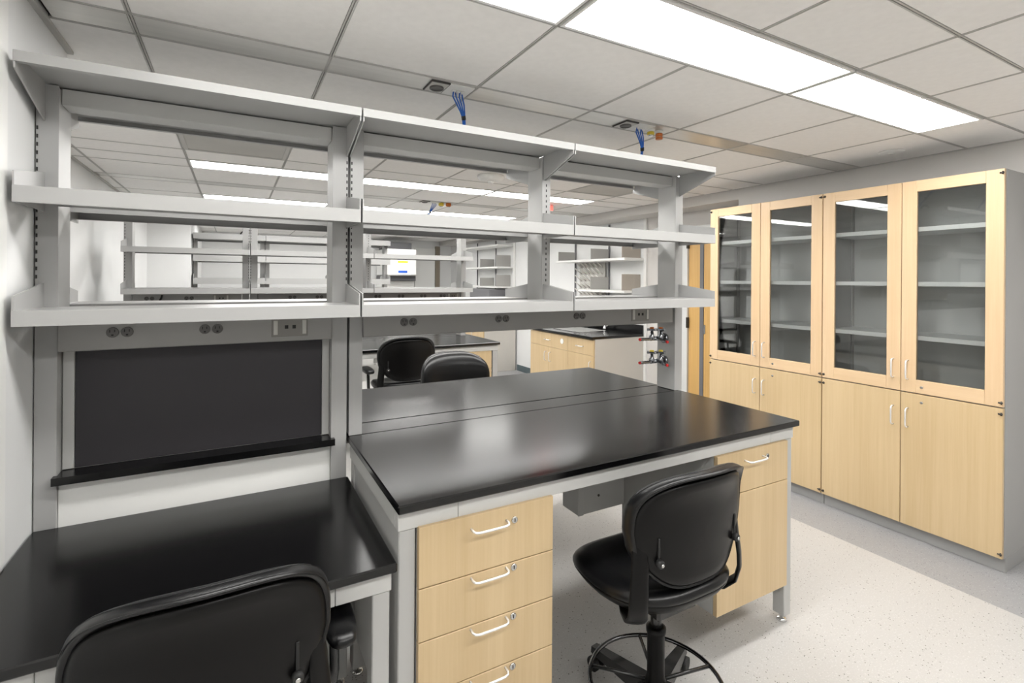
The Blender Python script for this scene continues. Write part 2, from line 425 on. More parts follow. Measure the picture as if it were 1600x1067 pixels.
def vent(x0, x1, y0, y1, label):
    t = thing('ceiling_vent', ((x0 + x1) / 2, (y0 + y1) / 2, CZ), label, 'vent', 'square ceiling air vents')
    a, b = (x1 - x0) / 2 - .008, (y1 - y0) / 2 - .008
    MB().box(-a, a, -b, -b + .02, -.004, .012).box(-a, a, b - .02, b, -.004, .012).box(-a, -a + .02, -b + .02, b - .02, -.004, .012).box(a - .02, a, -b + .02, b - .02, -.004, .012).build('frame', 'tee', t)
    B(-a + .02, a - .02, -b + .02, b - .02, 0, .01).build('perforated_face', 'grille', t)
vent(-.69, -.087, 1.96, 2.495, 'grey perforated ceiling vent beside the left wall, behind the first bench')
vent(2.292, 2.885, 1.96, 2.495, 'grey perforated ceiling vent behind the end bay of the first bench')
def detector(x, y, r, h, label):
    t = thing('smoke_detector', (x, y, CZ - .001), label, 'detector')
    MB().lathe([(r, 0), (r, -h * .4), (r * .8, -h * .85), (r * .5, -h)], n=28).build('body', 'trimwhite', t)
    MB().lathe([(r * .22, -h), (r * .22, -h * 1.3), (r * .12, -h * 1.35)], n=14).build('head', 'trimwhite', t)
detector(1.375, 2.22, .105, .045, 'large round white ceiling detector between the first and second benches')
detector(3.215, .27, .068, .012, 'flat white sprinkler disc on the ceiling in front of the tall cabinets')
ex = thing('exit_sign', (2.55, 3.30, CZ), 'small red lit sign box on the ceiling behind the shelf post', 'sign')
CB(-.12, .12, -.02, .02, -.065, -.003, .003).build('housing', 'trimwhite', ex)
B(-.112, .112, -.024, -.0205, -.060, -.010).build('lit_face', 'exitred', ex)

# ------------------------------------------------------------------ bench systems
ZT, ZM, ZLo = 2.138, 1.780, 1.444
YS, YP, YC = .4546, .700, .770      # shelf front, post front, spine centre (bench 1 at dy = 0)
def shelf_unit(x0, x1, dy, rear, level, label, group, deep=False):
    g = .003
    L = x1 - x0 - 2 * g
    t = thing('shelf', (x0 + g, dy + (YC), 0), label, 'shelf', group)
    s = 1 if not rear else -1
    def yy(y): return s * (y - YC)
    def bx(a, b, y0, y1, z0, z1, mb):
        p, q = sorted((yy(y0), yy(y1))); mb.box(a, b, p, q, z0, z1); return mb
    zt = {'top': ZT, 'mid': ZM, 'low': ZLo}[level]
    lip = {'top': .029, 'mid': .045, 'low': .042}[level] if not rear else {'top': .021, 'mid': .030, 'low': .024}[level]
    if deep: zt, lip = {'top': (2.146, .080), 'mid': (1.845, .085), 'low': (1.535, .085)}[level]
    yr = .695 if level != 'top' else .7695
    mb = MB()
    bx(0, L, YS, YS + .0025, zt - lip, zt, mb)                      # front lip
    bx(0, L, YS + .0025, YS + .018, zt - lip, zt - lip + .002, mb)   # returned edge
    bx(0, L, YS + .0025, yr, zt - .003, zt - .0005, mb)    # deck
    bx(.004, L - .004, yr - .002, yr, zt - .026, zt - .003, mb)      # rear edge
    mb.build('tray', 'shelf', t)
    if level == 'top': poly = [(YS + .012, zt - .030), (YS + .012, zt - .046), (YP, 2.016), (YP, zt - .004), (YS + .10, zt - .004)]
    elif level == 'mid': poly = [(YS + .001, zt - .044), (YS + .001, zt + .038), (YP, zt + .078), (YP, zt - .044)]
    else: poly = [(YS + .001, zt - .041), (YS + .001, zt + .040), (YP, zt + .073), (YP, zt - .041)]
    poly = [(yy(a), b) for a, b in poly]
    if level == 'top':
        poly = [(yy(YS + .003), zt - lip + .0005), (yy(YS + .003), zt - .046), (yy(YP), 2.016), (yy(YP), zt - .0035), (yy(YS + .020), zt - .0035), (yy(YS + .020), zt - lip + .0005)]
    if s < 0: poly = poly[::-1]
    for a in (0.0005, L - .0045):
        MB().prism(poly, a, a + .004, 'x').build('bracket', 'shelf', t)
    return t

def slots(mb, x, y, z0, z1, step=.0254, fw=.0022, fh=.0115, depth=.0012):
    z = z0
    while z < z1:
        mb.box(x - fw, x + fw, y - depth, y + .001, z, z + fh); z += step
    return mb

def outlet_pair(rw, x, y, z):
    t = None
    for d in (-.019, .019):
        o = MB().lathe([(.0165, 0), (.0165, -.004), (.0155, -.005)], (x + d, y, z), 18, 'y').build('receptacle', 'outlet', rw)
        mb = MB()
        mb.box(x + d - .008, x + d - .0055, y - .0062, y - .004, z + .000, z + .009)
        mb.box(x + d + .0045, x + d + .007, y - .0062, y - .004, z + .001, z + .009)
        mb.box(x + d - .003, x + d + .003, y - .0062, y - .004, z - .011, z - .006)
        mb.build('pin_holes', 'groove_black', o)
def data_outlet(rw, x, y, z):
    o = CB(x - .062, x + .062, y - .004, y, z - .034, z + .034, .001).build('data_plate', 'plate', rw)
    for d in (-.049, .049): CB(x + d - .007, x + d + .007, y - .008, y - .004, z - .026, z + .026, .001).build('clip', 'clip', o)
    for d in (-.012, .014): B(x + d - .006, x + d + .006, y - .0052, y - .0038, z - .005, z + .008).build('jack', 'groove_black', o)

def spine(dy, xj, posts, race, outlets, datas, label, bayposts):
    """posts: (x0,x1,slot_x or None,zbase)"""
    t = thing('shelving_frame', ((xj[0] + xj[-1]) / 2, dy + YC, 0), label, 'shelving frame', 'grey steel shelving frames')
    ox = -(xj[0] + xj[-1]) / 2
    for (a, b, sl, zb) in posts:
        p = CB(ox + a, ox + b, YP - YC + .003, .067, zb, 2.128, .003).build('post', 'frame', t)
        CB(ox + a - .001, ox + b + .001, YP - YC, YP - YC + .004, zb, 2.130, .001).build('post_cover', 'shelf', p)
        for q in sl:
            slots(MB(), ox + q, YP - YC - .0002, 1.53, 2.01).build('slot_row', 'groove_black', p)['kind'] = 'stuff'
    for (a, b) in bayposts:                              # header beams under the top shelves
        CB(ox + a, ox + b, -.045, .045, 2.078, 2.130, .002).build('header_beam', 'frame', t)
    for k, (a, b, y0) in enumerate(race):
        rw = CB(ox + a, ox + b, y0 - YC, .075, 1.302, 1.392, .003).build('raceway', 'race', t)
        for x in outlets:
            if a < x < b: outlet_pair(rw, ox + x, y0 - YC, 1.358)
        for x in datas:
            if a < x < b: data_outlet(rw, ox + x, y0 - YC, 1.354)
    return t, ox

lev = {'top': 'top', 'mid': 'middle', 'low': 'lowest'}
def shelves(dy, xj, bays, bench, rear=True, levels=('top', 'mid', 'low'), deep=False):
    for i in range(len(xj) - 1):
        for l in levels:
            for r in ((False, True) if rear else (False,)):
                shelf_unit(xj[i], xj[i + 1], dy, r, l,
                           'grey steel %s shelf, %s side, %s, %s' % (lev[l], 'rear' if r else 'front', bays[i], bench), 'grey steel shelves on ' + bench, deep)

# ---- bench 1
XJ = [-.917, -.005, .9125, 1.827]
f1, o1 = spine(0, XJ,
    [(-.930, -.878, (-.9275,), .0), (-.063, -.007, (-.0105,), .0), (.004, .053, (.008,), .9145), (.899, .944, (.9215,), 1.392), (1.792, 1.848, (), .9145)],
    [(-.876, -.064, .690), (.055, 1.765, .690)], [-.72, -.466, .240, .680, 1.117], [-.214, 1.52],
    'grey steel shelving frame on the bench next to the tall cabinets', [(-.877, -.064), (.054, .898), (.945, 1.791)])
shelves(0, XJ, ['left wall bay', 'centre bay', 'gas tap bay'], 'first bench')
# panels of the left bay, above the low desk
tag(CB(-.877, -.064, .716, .728, .74, .893, .001).build('modesty_panel', 'trimwhite'), 'plain light grey panel behind the low desk, under the black ledge', 'panel')  # trim white in place of the bench grey, standing in for light here
tag(MB().prism([(-.884, .672), (-.053, .672), (-.053, .6965), (-.066, .6965), (-.066, .7525), (-.875, .7525), (-.875, .6965), (-.884, .6965)], .8935, .918, 'z').build('black_ledge', 'black_top'), 'narrow black ledge under the dark panel above the low desk', 'ledge')
dp = thing('dark_panel', (-.47, .76, .919), 'large dark charcoal panel between the posts above the low desk', 'panel')
CB(-.375, .378, -.006, .006, 0, .381, .001).build('board', 'panel_dark', dp)
for a, b in ((-.405, -.376), (.379, .406)): CB(a, b, -.014, .012, 0, .381, .002).build('stile', 'frame', dp)

# worktops
def worktop(x0, x1, y0, y1, z, label):
    return tag(CB(x0, x1, y0, y1, z - .0255, z, .0035).build('worktop', 'black_top'), label, 'worktop', 'black worktops')
worktop(.0, 1.83, 0, .6985, .914, 'long black worktop of the first bench, over the drawers and the chair')
worktop(-.93, 1.83, .8625, 1.538, .914, 'black worktop on the rear side of the first bench')
worktop(.0, 1.83, .7015, .8595, .9135, 'narrow black filler strip between the two first bench worktops')
worktop(-.931, -.001, 0, .690, .76, 'low black desk top against the left wall')

def glide(p, x, y):
    MB().lathe([(.022, 0), (.022, .006), (.016, .012), (.006, .013), (.006, .035)], (x, y, 0), 18).build('glide', 'chrome', p)
def table_frame(x0, x1, y0, y1, ztop, label, dx=.055, joints=()):
    t = thing('table_frame', ((x0 + x1) / 2, (y0 + y1) / 2, 0), label, 'table frame', 'grey steel table frames')
    a, b, c, d = x0 - (x0 + x1) / 2, (x1 - x0) / 2, (y0 - y1) / 2, (y1 - y0) / 2
    zt = ztop - .0265
    e = [a] + [j - (x0 + x1) / 2 for j in joints] + [b]
    for u, v in zip(e[:-1], e[1:]):
        MB().cbox(u + .0006, v - .0006, c, c + .03, zt - .056, zt - .009, .0015).box(u + .0006, v - .0006, c + .006, c + .03, zt - .009, zt).build('front_apron', 'apron_lit', t)
    CB(a, a + .03, c + .031, d - .031, zt - .056, zt, .0015).build('side_apron', 'apron_lit', t)
    CB(b - .03, b, c + .031, d - .031, zt - .056, zt, .0015).build('side_apron', 'apron_lit', t)
    CB(a, b, d - .03, d, zt - .056, zt, .0015).build('rear_apron', 'apron_lit', t)
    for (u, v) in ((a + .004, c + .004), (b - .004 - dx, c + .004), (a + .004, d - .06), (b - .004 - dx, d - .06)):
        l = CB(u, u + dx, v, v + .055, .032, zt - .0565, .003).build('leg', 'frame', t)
        glide(l, u + dx / 2, v + .0275)
    return t
tf = table_frame(.006, 1.822, .026, .690, .914, 'grey steel frame under the first bench worktop', dx=.049, joints=(.188, 1.66))
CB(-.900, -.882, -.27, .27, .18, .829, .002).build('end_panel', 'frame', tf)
table_frame(-.925, -.011, .022, .668, .76, 'grey steel frame under the low desk by the left wall', .048, joints=(-.75, -.16))
table_frame(-.92, 1.822, .87, 1.52, .914, 'grey steel frame under the rear worktop of the first bench')

def pull(parent, x, y, z, w=.118, r=.0036):
    pts = [(x - w / 2, y, z + .0), (x - w / 2, y - .018, z - .001), (x - w / 2 + .005, y - .027, z - .002), (x - w / 2 + .016, y - .031, z - .002), (x, y - .032, z - .002),
           (x + w / 2 - .016, y - .031, z - .002), (x + w / 2 - .005, y - .027, z - .002), (x + w / 2, y - .018, z - .001), (x + w / 2, y, z)]
    return MB().tube(pts, r, 10).build('pull', 'satin', parent)
def lock(parent, x, y, z):
    o = MB().lathe([(.0105, 0), (.0105, -.003), (.0085, -.004)], (x, y, z), 18, 'y').build('lock', 'lockmetal', parent)
    B(x - .0012, x + .0012, y - .0052, y - .0038, z - .005, z + .005).build('keyhole', 'groove_black', o)
    return o
def base_cabinet(x0, x1, yf, yb, splits, label, has_pull, locks, feet=None):
    t = thing('base_cabinet', ((x0 + x1) / 2, (yf + yb) / 2, splits[-1]), label, 'cabinet', 'maple base cabinets')
    h = (x1 - x0) / 2; d = (yb - yf) / 2; zb = splits[-1]
    CB(-h, h, -d + .021, d, 0, splits[0] - zb, .001).build('body', 'frame', t)
    for i in range(len(splits) - 1):
        top, bot = splits[i] - zb, splits[i + 1] - zb
        kind = 'drawer' if has_pull[i] else 'door'
        f = CB(-h, h, -d, -d + .019, bot + .0015, top - .0015, .0012).build(kind + '_front', 'maple', t)
        dz = .043 if i == 0 else .0135
        if has_pull[i]: pull(f, -.006, -d, top - dz + .002)
        if locks[i]: lock(f, locks[i], -d, top - dz - .003)
        if kind == 'door':
            for zz in (top - .05, bot + .045): MB().lathe([(.006, 0), (.006, .022)], (h + .004, -d + .012, zz), 12).build('hinge', 'lockmetal', f)
    return t
base_cabinet(.064, .516, .014, .58, [.836, .660, .508, .352, .18], 'four drawer maple pedestal under the left end of the first bench', [1, 1, 1, 1], [.082, .080, .079, .078])
base_cabinet(1.305, 1.764, .014, .58, [.832, .660, .185], 'maple cabinet with one drawer and a door under the right bench end', [1, 0], [.085, 0])
ch = thing('pipe_chase', (1.19, .76, .43), 'grey metal pipe box hanging under the first bench knee space', 'utility box')
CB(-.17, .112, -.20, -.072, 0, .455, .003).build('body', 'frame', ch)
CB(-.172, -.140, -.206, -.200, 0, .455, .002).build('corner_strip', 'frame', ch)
MB().lathe([(.006, 0), (.006, -.003)], (-.05, -.20, .075), 12, 'y').build('screw', 'hinge', ch)

# gas taps on the right post
def tap(z, m, label):
    t = thing('gas_tap', (1.7905, .775, z), label, 'gas tap', 'chrome gas taps on the right post')
    t.scale = (1.2, 1.2, 1.2)
    MB().lathe([(.024, 0), (.024, -.008), (.018, -.012)], n=20, axis='x').build('flange', 'tapmetal', t)
    MB().tube([(-.008, 0, 0), (-.09, 0, .002)], .0105, 12).build('arm', 'tapmetal', t)
    for (dx, dy, dirx, diry) in ((-.088, -.004, -1, -.12), (-.048, -.022, .0, -1)):
        v = MB().lathe([(.012, -.004), (.014, .012), (.009, .020), (.007, .040)], (dx, dy, 0), 14).build('valve', 'tapmetal', t)
        MB().box(dx - .026, dx + .026, dy - .005, dy + .005, .040, .049).box(dx - .005, dx + .005, dy - .026, dy + .026, .040, .049).build('handle', 'tapmetal', v)
        MB().lathe([(.010, .049), (.010, .055), (.008, .056)], (dx, dy, 0), 14).build('index_disc', m, v)
        n = Vector((dirx, diry, -.25 if diry == -1 else 0.03)).normalized(); p = Vector((dx, dy, 0))
        L = .082 if dirx else .040
        rr = [.009, .009] + [.0062 + .0016 * (i % 2) for i in range(8)]
        MB().tube([p + n * L * (i / 9) for i in range(10)], rr, 10).build('nozzle', 'tapmetal', v)
        MB().tube([p + n * (L - .006), p + n * (L + .006)], .0065, 10).build('tip', 'red', v)
tap(1.205, 'orange', 'upper chrome gas tap with orange tops and red nozzle tips')
tap(1.075, 'yellow', 'lower chrome gas tap with yellow tops and red nozzle tips')

# ---- bench 2
D2 = 3.10
XK = [-1.18, -.277, .785, 1.835]
spine(D2, XK, [(-1.195, -1.14, (-1.188,), .9145), (-.335, -.281, (-.285,), .9145), (-.273, -.215, (-.269,), .9145), (.76, .81, (.785,), 1.392), (1.80, 1.855, (), .9145)],
      [(-1.135, -.34, .69), (-.21, 1.78, .69)], [-1.02, -.74, .08, .32, .56, .88, 1.12, 1.36, 1.58], [-.5, 1.70],
      'grey steel shelving frame on the second bench, behind the first', [(-1.138, -.336), (-.214, .759), (.811, 1.799)])
shelves(D2, XK, ['left wall bay', 'centre bay', 'end bay'], 'second bench', levels=('mid', 'low'))
worktop(-1.19, 1.93, D2, D2 + .6985, .914, 'black front worktop of the second bench, behind the armchair')
worktop(-1.19, 1.93, D2 + .8625, D2 + 1.538, .914, 'black rear worktop of the second bench')
worktop(-1.19, 1.93, D2 + .7015, D2 + .8595, .9135, 'narrow black filler strip in the middle of the second bench')
table_frame(-1.18, 1.92, D2 + .026, D2 + .690, .914, 'grey steel frame under the front of the second bench')
table_frame(-1.18, 1.92, D2 + .87, D2 + 1.52, .914, 'grey steel frame under the rear of the second bench')
base_cabinet(1.38, 1.84, D2 + .014, D2 + .58, [.832, .660, .185], 'maple cabinet under the right end of the second bench', [1, 0], [.085, 0])
tag(MB().tube([(-.93, D2 + .672, 1.385), (-.935, D2 + .66, 1.36), (-.95, D2 + .655, 1.33), (-.952, D2 + .655, 1.295)], .008, 8).build('hanging_cable', 'rubber'), 'short black cable hanging over the second bench raceway', 'cable')

# ---- bench 3
D3 = 6.20
XM = [-.895, -.010, .90, 1.79]
spine(D3, XM, [(-.905, -.855, (-.90,), .9145), (-.068, -.014, (-.018,), .9145), (-.006, .05, (-.002,), .9145), (.88, .925, (.905,), 1.392), (1.75, 1.805, (), .9145)],
      [(-.85, -.07, .69), (.055, 1.745, .69)], [-.70, -.45, .3, .6, .9, 1.2], [-.2, 1.5], 'grey steel shelving frame on the farthest bench', [(-.853, -.069), (.051, .879), (.926, 1.749)])
shelves(D3, XM, ['left end bay', 'centre bay', 'right end bay'], 'farthest bench', deep=True)
worktop(-.90, 1.85, D3, D3 + .6985, .914, 'black front worktop of the farthest bench')
worktop(-.90, 1.85, D3 + .7015, D3 + 1.538, .914, 'black rear worktop of the farthest bench')
table_frame(-.89, 1.84, D3 + .026, D3 + .690, .914, 'grey steel frame under the front of the farthest bench')
table_frame(-.89, 1.84, D3 + .87, D3 + 1.52, .914, 'grey steel frame under the rear of the farthest bench')
tag(MB().tube([(-.22 + .11 * math.cos(a), D3 + .60, 2.145 + .13 * math.sin(a) * .0 + .075 * math.sin(a)) for a in [PI * k / 14 for k in range(15)]], .009, 8).build('conduit_loop', 'rubber'), 'black conduit arching on the shelf of the farthest bench', 'conduit')

# ------------------------------------------------------------------ tall storage cabinets
def vpull(parent, x, y, z, L=.112):
    pts = [(x, y, z - L / 2), (x - .018, y, z - L / 2), (x - .027, y, z - L / 2 + .006), (x - .031, y, z - L / 2 + .018), (x - .031, y, z + L / 2 - .018), (x - .027, y, z + L / 2 - .006), (x - .018, y, z + L / 2), (x, y, z + L / 2)]
    MB().tube(pts, .0043, 10).build('pull', 'satin', parent)
def tall_cabinet(y0, y1, label):
    xf = 3.150; t = thing('tall_cabinet', (xf + .19, (y0 + y1) / 2, 0), label, 'cabinet', 'tall maple and glass cabinets')
    ox = -(xf + .19); oy = -(y0 + y1) / 2
    X0, X1 = ox + xf + .022, ox + XR - .003
    a, b = oy + y0, oy + y1
    zt, zm = 2.142, .877
    CB(X0 + .018, X1, a + .001, b - .001, 0, .078, .001).build('plinth', 'carcass', t)
    CB(X0, X1, a, a + .018, .079, zt, .001).build('side_panel', 'carcass', t)
    CB(X0, X1, b - .018, b, .079, zt, .001).build('side_panel', 'carcass', t)
    B(X1 - .012, X1, a + .019, b - .019, .079, zt).build('back_panel', 'carcass_in', t)
    B(X0, X1 - .013, a + .019, b - .019, zt - .02, zt).build('top_panel', 'carcass', t)
    B(X0, X1 - .013, a + .019, b - .019, .079, .10).build('bottom_panel', 'carcass', t)
    B(X0, X1 - .013, a + .019, b - .019, zm - .01, zm + .012).build('divider', 'carcass_in', t)
    for z in (1.868, 1.541, 1.218):
        CB(X0 + .012, X1 - .013, a + .020, b - .020, z - .027, z, .0015).build('shelf_board', 'carcass_shelf', t)
    for yy in (a + .03, b - .03):
        for xx in (X0 + .06, X1 - .05):
            B(xx - .007, xx + .007, yy - .012 if yy < 0 else yy + .0105, yy - .0105 if yy < 0 else yy + .012, .90, 2.10).build('shelf_track', 'lockmetal', t)
    mid = (a + b) / 2
    for k, (p, q) in enumerate(((a + .0025, mid - .002), (mid + .002, b - .0025))):
        xd0, xd1 = ox + xf, ox + xf + .021
        z0, z1 = zm + .004, zt
        d = B(xd0 + .009, xd0 + .013, p + .074, q - .074, z0 + .077, z1 - .065).build('glass_door', 'pane', t)
        for u, v in ((p, p + .075), (q - .075, q)): CB(xd0, xd1, u, v, z0, z1, .0015).build('stile', 'maple_frame', d)
        for u, v in ((z1 - .066, z1), (z0, z0 + .078)): CB(xd0, xd1, p + .0752, q - .0752, u, v, .0015).build('rail', 'maple_rail', d)
        hy = q - .036 if k == 0 else p + .036
        vpull(d, xd0, hy, 1.014)
        e = CB(xd0, xd1, p, q, .081, zm - .003, .0015).build('lower_door', 'maple', t)
        vpull(e, xd0, hy, .727)
        oy2 = p if k == 0 else q
        for par, zz in ((d, zt - .022), (d, zm + .027), (e, zm - .032), (e, .105)):
            yh = p + .006 if k == 0 else q - .006; yh = yh if k == 0 else q - .012
            MB().tube([(xd0 - .004, yh - .0058 , zz), (xd0 - .004, yh + .012, zz)], .0042, 8).tube([(xd0 - .003, yh, zz - .008), (xd0 - .003, yh, zz + .008)], .0036, 8).build('hinge', 'hinge', par)
        if k == 0:
            for par, zz in ((d, .918), (e, .828)):
                MB().lathe([(.008, 0), (.008, -.003), (.006, -.004)], (xd0, q - .105, zz), 14, 'x').build('lock', 'lockmetal', par)
    return t
tall_cabinet(-.285, .6510, 'tall maple cabinet with two glass doors, showing its grey side panel')
tall_cabinet(.6525, 1.588, 'tall maple cabinet with two glass doors, next to the wooden door')

# ------------------------------------------------------------------ wooden door beside the cabinets
dr = struct('door_1', CB(XA - .040, XA - .002, 2.234, 2.378, .01, 2.05, .002), 'door_wood')
struct('door_leaf', CB(XA - .040, XA - .002, 1.70, 2.184, .01, 2.05, .002), 'door_wood', dr)
struct('astragal', CB(XA - .046, XA - .002, 2.186, 2.232, .01, 2.05, .002), 'standard', dr)
struct('door_frame', CB(XA - .06, XA - .001, 2.381, 2.50, 0, 2.105, .002).cbox(XA - .06, XA - .001, 1.62, 2.38, 2.053, 2.105, .002), 'doorframe', dr)
for z in (.25, 1.10, 1.93):
    struct('hinge', CB(XA - .066, XA - .040, 2.368, 2.392, z - .055, z + .055, .002), 'hinge', dr)
struct('strike', CB(XA - .046, XA - .040, 2.160, 2.182, 1.0, 1.09, .001), 'lockmetal', dr)

# ------------------------------------------------------------------ sink counter and wall shelves on the right
def side_counter(y0, y1, x0, label, fronts, lbl_top):
    t = thing('base_cabinet', ((x0 + XA) / 2, (y0 + y1) / 2, 0), label, 'cabinet', 'maple wall counters')
    ox, oy = -(x0 + XA) / 2, -(y0 + y1) / 2
    CB(ox + x0 + .021, ox + XA - .033, oy + y0, oy + y1, .0, .884, .002).build('body', 'wall_tan', t)
    CB(ox + x0 + .07, ox + XA - .033, oy + y0 + .001, oy + y1, 0, .09, .001)
    for (ya, yb, za, zb, kind) in fronts:
        f = CB(ox + x0, ox + x0 + .019, oy + ya + .0015, oy + yb - .0015, za + .0015, zb - .0015, .001).build(kind, 'maple', t)
        if kind == 'door':
            vpull(f, ox + x0, oy + (yb - .05 if int(ya * 50) % 2 else ya + .05), zb - .12)
        else:
            yc = oy + (ya + yb) / 2
            MB().tube([(ox + x0, yc - .06, .79), (ox + x0 - .028, yc - .055, .788), (ox + x0 - .028, yc + .055, .788), (ox + x0, yc + .06, .79)], .0045, 8).build('pull', 'satin', f)
    w_ = tag(MB().cbox(x0 - .025, XA - .033, y0 - .006, y1 + .006, .8855, .914, .003).cbox(XA - .055, XA - .033, y0 - .004, y1, .9145, 1.015, .002).build('worktop', 'black_top'), lbl_top, 'worktop', 'black worktops')
    return t
side_counter(3.05, 4.395, 3.06, 'maple sink cabinet with a beige end panel at the right wall',
             [(3.05, 3.54, .70, .876, 'drawer_front'), (3.54, 4.395, .70, .876, 'drawer_front'), (3.05, 3.54, .10, .70, 'door'), (3.54, 3.96, .10, .70, 'door'), (3.96, 4.395, .10, .70, 'door')],
             'black sink worktop with low backsplash at the right wall')
side_counter(6.10, 7.6, 3.18, 'maple wall cabinet far off by the right wall, beside the second bench end',
             [(6.10, 6.55, .70, .876, 'drawer_front'), (6.55, 7.6, .70, .876, 'drawer_front'), (6.10, 6.55, .10, .70, 'door'), (6.55, 7.1, .10, .70, 'door'), (7.1, 7.6, .10, .70, 'door')],
             'black worktop far off by the right wall')
st = tag(MB().lathe([(.032, 0), (.032, -.003)], (3.059, 3.66, .80), 18, 'x').build('round_sticker', 'trimwhite'), 'small round white sticker on the sink cabinet front', 'sticker')
snk = thing('sink', (3.40, 3.75, .9145), 'sink rim set into the black worktop at the right wall', 'sink')
MB().box(-.22, .22, -.28, -.26, 0, .006).box(-.22, .22, .26, .28, 0, .006).box(-.22, -.20, -.26, .26, 0, .006).box(.20, .22, -.26, .26, 0, .006).build('rim', 'chrome', snk)
B(-.199, .199, -.259, .259, -.0002, .001).build('basin', 'frame_dk', snk)
def faucet(x, y, label):
    t = thing('faucet', (x, y, .9145), label, 'faucet', 'chrome faucets at the sink')
    MB().lathe([(.024, 0), (.022, .03), (.012, .04), (.011, .10)], n=16).build('body', 'chrome', t)
    MB().tube([(0, 0, .09), (-.02, 0, .15), (-.06, 0, .18), (-.12, 0, .16), (-.13, 0, .11)], .009, 10).build('spout', 'chrome', t)
    for s in (-1, 1):
        h = MB().tube([(0, 0, .05), (0, s * .07, .055)], .008, 8).build('arm', 'chrome', t)
        MB().lathe([(.010, 0), (.018, .02), (.016, .05), (.006, .055)], (0, s * .07, .05), 12).build('handle', 'chrome', h)
faucet(3.68, 3.62, 'chrome two handle faucet at the near end of the sink')
faucet(3.68, 3.98, 'chrome two handle faucet at the far end of the sink')

def wall_shelving(ys_, zs, label, plates):
    t = thing('wall_rails', (XA - .012, (ys_[0] + ys_[-1]) / 2, 1.05), label, 'wall rails', 'dark shelf rails on the right wall')
    oy = -(ys_[0] + ys_[-1]) / 2
    for y in ys_[1:]:
        B(-.006, .006, oy + y - .012, oy + y + .012, .0, 1.20).build('rail', 'standard', t)
    return t
def wall_shelf(y0, y1, z, label, plates, depth=.30):
    t = thing('wall_shelf', (XA - .019, (y0 + y1) / 2, z), label, 'shelf', 'white shelves on the right wall')
    oy = -(y0 + y1) / 2
    CB(-depth, 0, oy + y0, oy + y1, -.028, 0, .002).build('board', 'trimwhite', t)
    for y, h, m in plates:
        CB(-depth + .012, -.002, oy + y - .003, oy + y + .003, .0005, h, .001).build('bookend', m, t)
wall_shelving([3.10, 3.70, 4.43], None, 'dark vertical shelf rails above the sink counter', None)
wall_shelf(3.06, 4.46, 1.800, 'upper white wall shelf above the sink counter', [(3.12, .20, 'bracket_warm'), (3.70, .135, 'bracket'), (4.42, .125, 'bracket')])
wall_shelf(3.06, 3.95, 1.420, 'lower white wall shelf above the sink counter', [(3.12, .19, 'bracket_warm'), (3.70, .16, 'bracket')])
wall_shelving([6.24, 6.9, 7.7], None, 'dark vertical shelf rails on the far right wall', None)
for z, nm in ((2.14, 'top'), (1.76, 'middle'), (1.42, 'lowest')):
    wall_shelf(6.24, 7.7, z, '%s white wall shelf on the far right wall' % nm, [] if nm == 'top' else [(6.32, .20, 'bracket'), (6.95, .15, 'bracket')])
# drying rack
rk = thing('drying_rack', (XA - .02, 4.02, 1.30), 'white peg drying rack on the wall above the sink', 'drying rack')
CB(-.02, 0, -.27, .27, 0, .47, .003).build('board', 'grille', rk)
for i in range(6):
    for j in range(5):
        y = -.225 + .09 * i; z = .05 + .09 * j
        MB().tube([(-.02, y, z), (-.13, y, z + .075)], [.009, .006], 8).build('peg', 'peg', rk)
dk = thing('instrument', (3.56, 6.72, .9145), 'long dark boxy instrument below the far wall shelves', 'instrument')
CB(-.16, .14, -.40, .40, 0, .30, .006).build('body', 'frame_dk', dk)
CB(-.17, .15, -.41, .41, .301, .46, .01).build('hood', 'standard', dk)
for y in (-.28, .0, .25): MB().lathe([(.03, -.16), (.03, -.18), (.02, -.185)], (0, y, .2), 14, 'x').build('knob', 'satin', dk)

# far end of the room: safety cabinet, door
bs = thing('safety_cabinet', (2.45, 8.62, 0), 'tall white biosafety cabinet with blue and yellow labels at the back wall', 'safety cabinet')
CB(-.30, .30, -.30, .42, 0, .75, .005).build('stand', 'trimwhite', bs)
CB(-.30, .30, -.20, .42, .751, 1.50, .005).build('work_chamber', 'trimwhite', bs)
CB(-.30, .30, -.36, .42, 1.60, 2.12, .02).build('upper_body', 'trimwhite', bs)
CB(-.30, .30, -.30, .42, 1.501, 1.599, .005).build('sash', 'vent_dark', bs)
CB(-.27, .20, -.34, .35, 2.121, 2.24, .004).build('exhaust', 'vent_dark', bs)
B(-.08, .12, -.3625, -.361, 1.955, 1.975).build('label_line', 'label_blue', bs)
B(-.08, .12, -.3625, -.361, 1.90, 1.95).build('label_sheet', 'label_pale', bs)
B(-.08, .12, -.3625, -.361, 1.85, 1.885).build('label_stripe', 'label_yellow', bs)
B(-.08, .12, -.3625, -.361, 1.80, 1.845).build('label_sheet', 'label_pale', bs)
MB().cbox(-.07, .11, -.364, -.361, 1.655, 1.70, .001).build('blue_badge', 'label_blue', bs)
d2 = struct('door_2', CB(2.97, 3.42, YF - .05, YF, 0, 2.2, .003), 'trimwhite')
struct('door_frame', CB(3.43, 3.53, YF - .06, YF, 0, 2.25, .003), 'brownframe', d2)

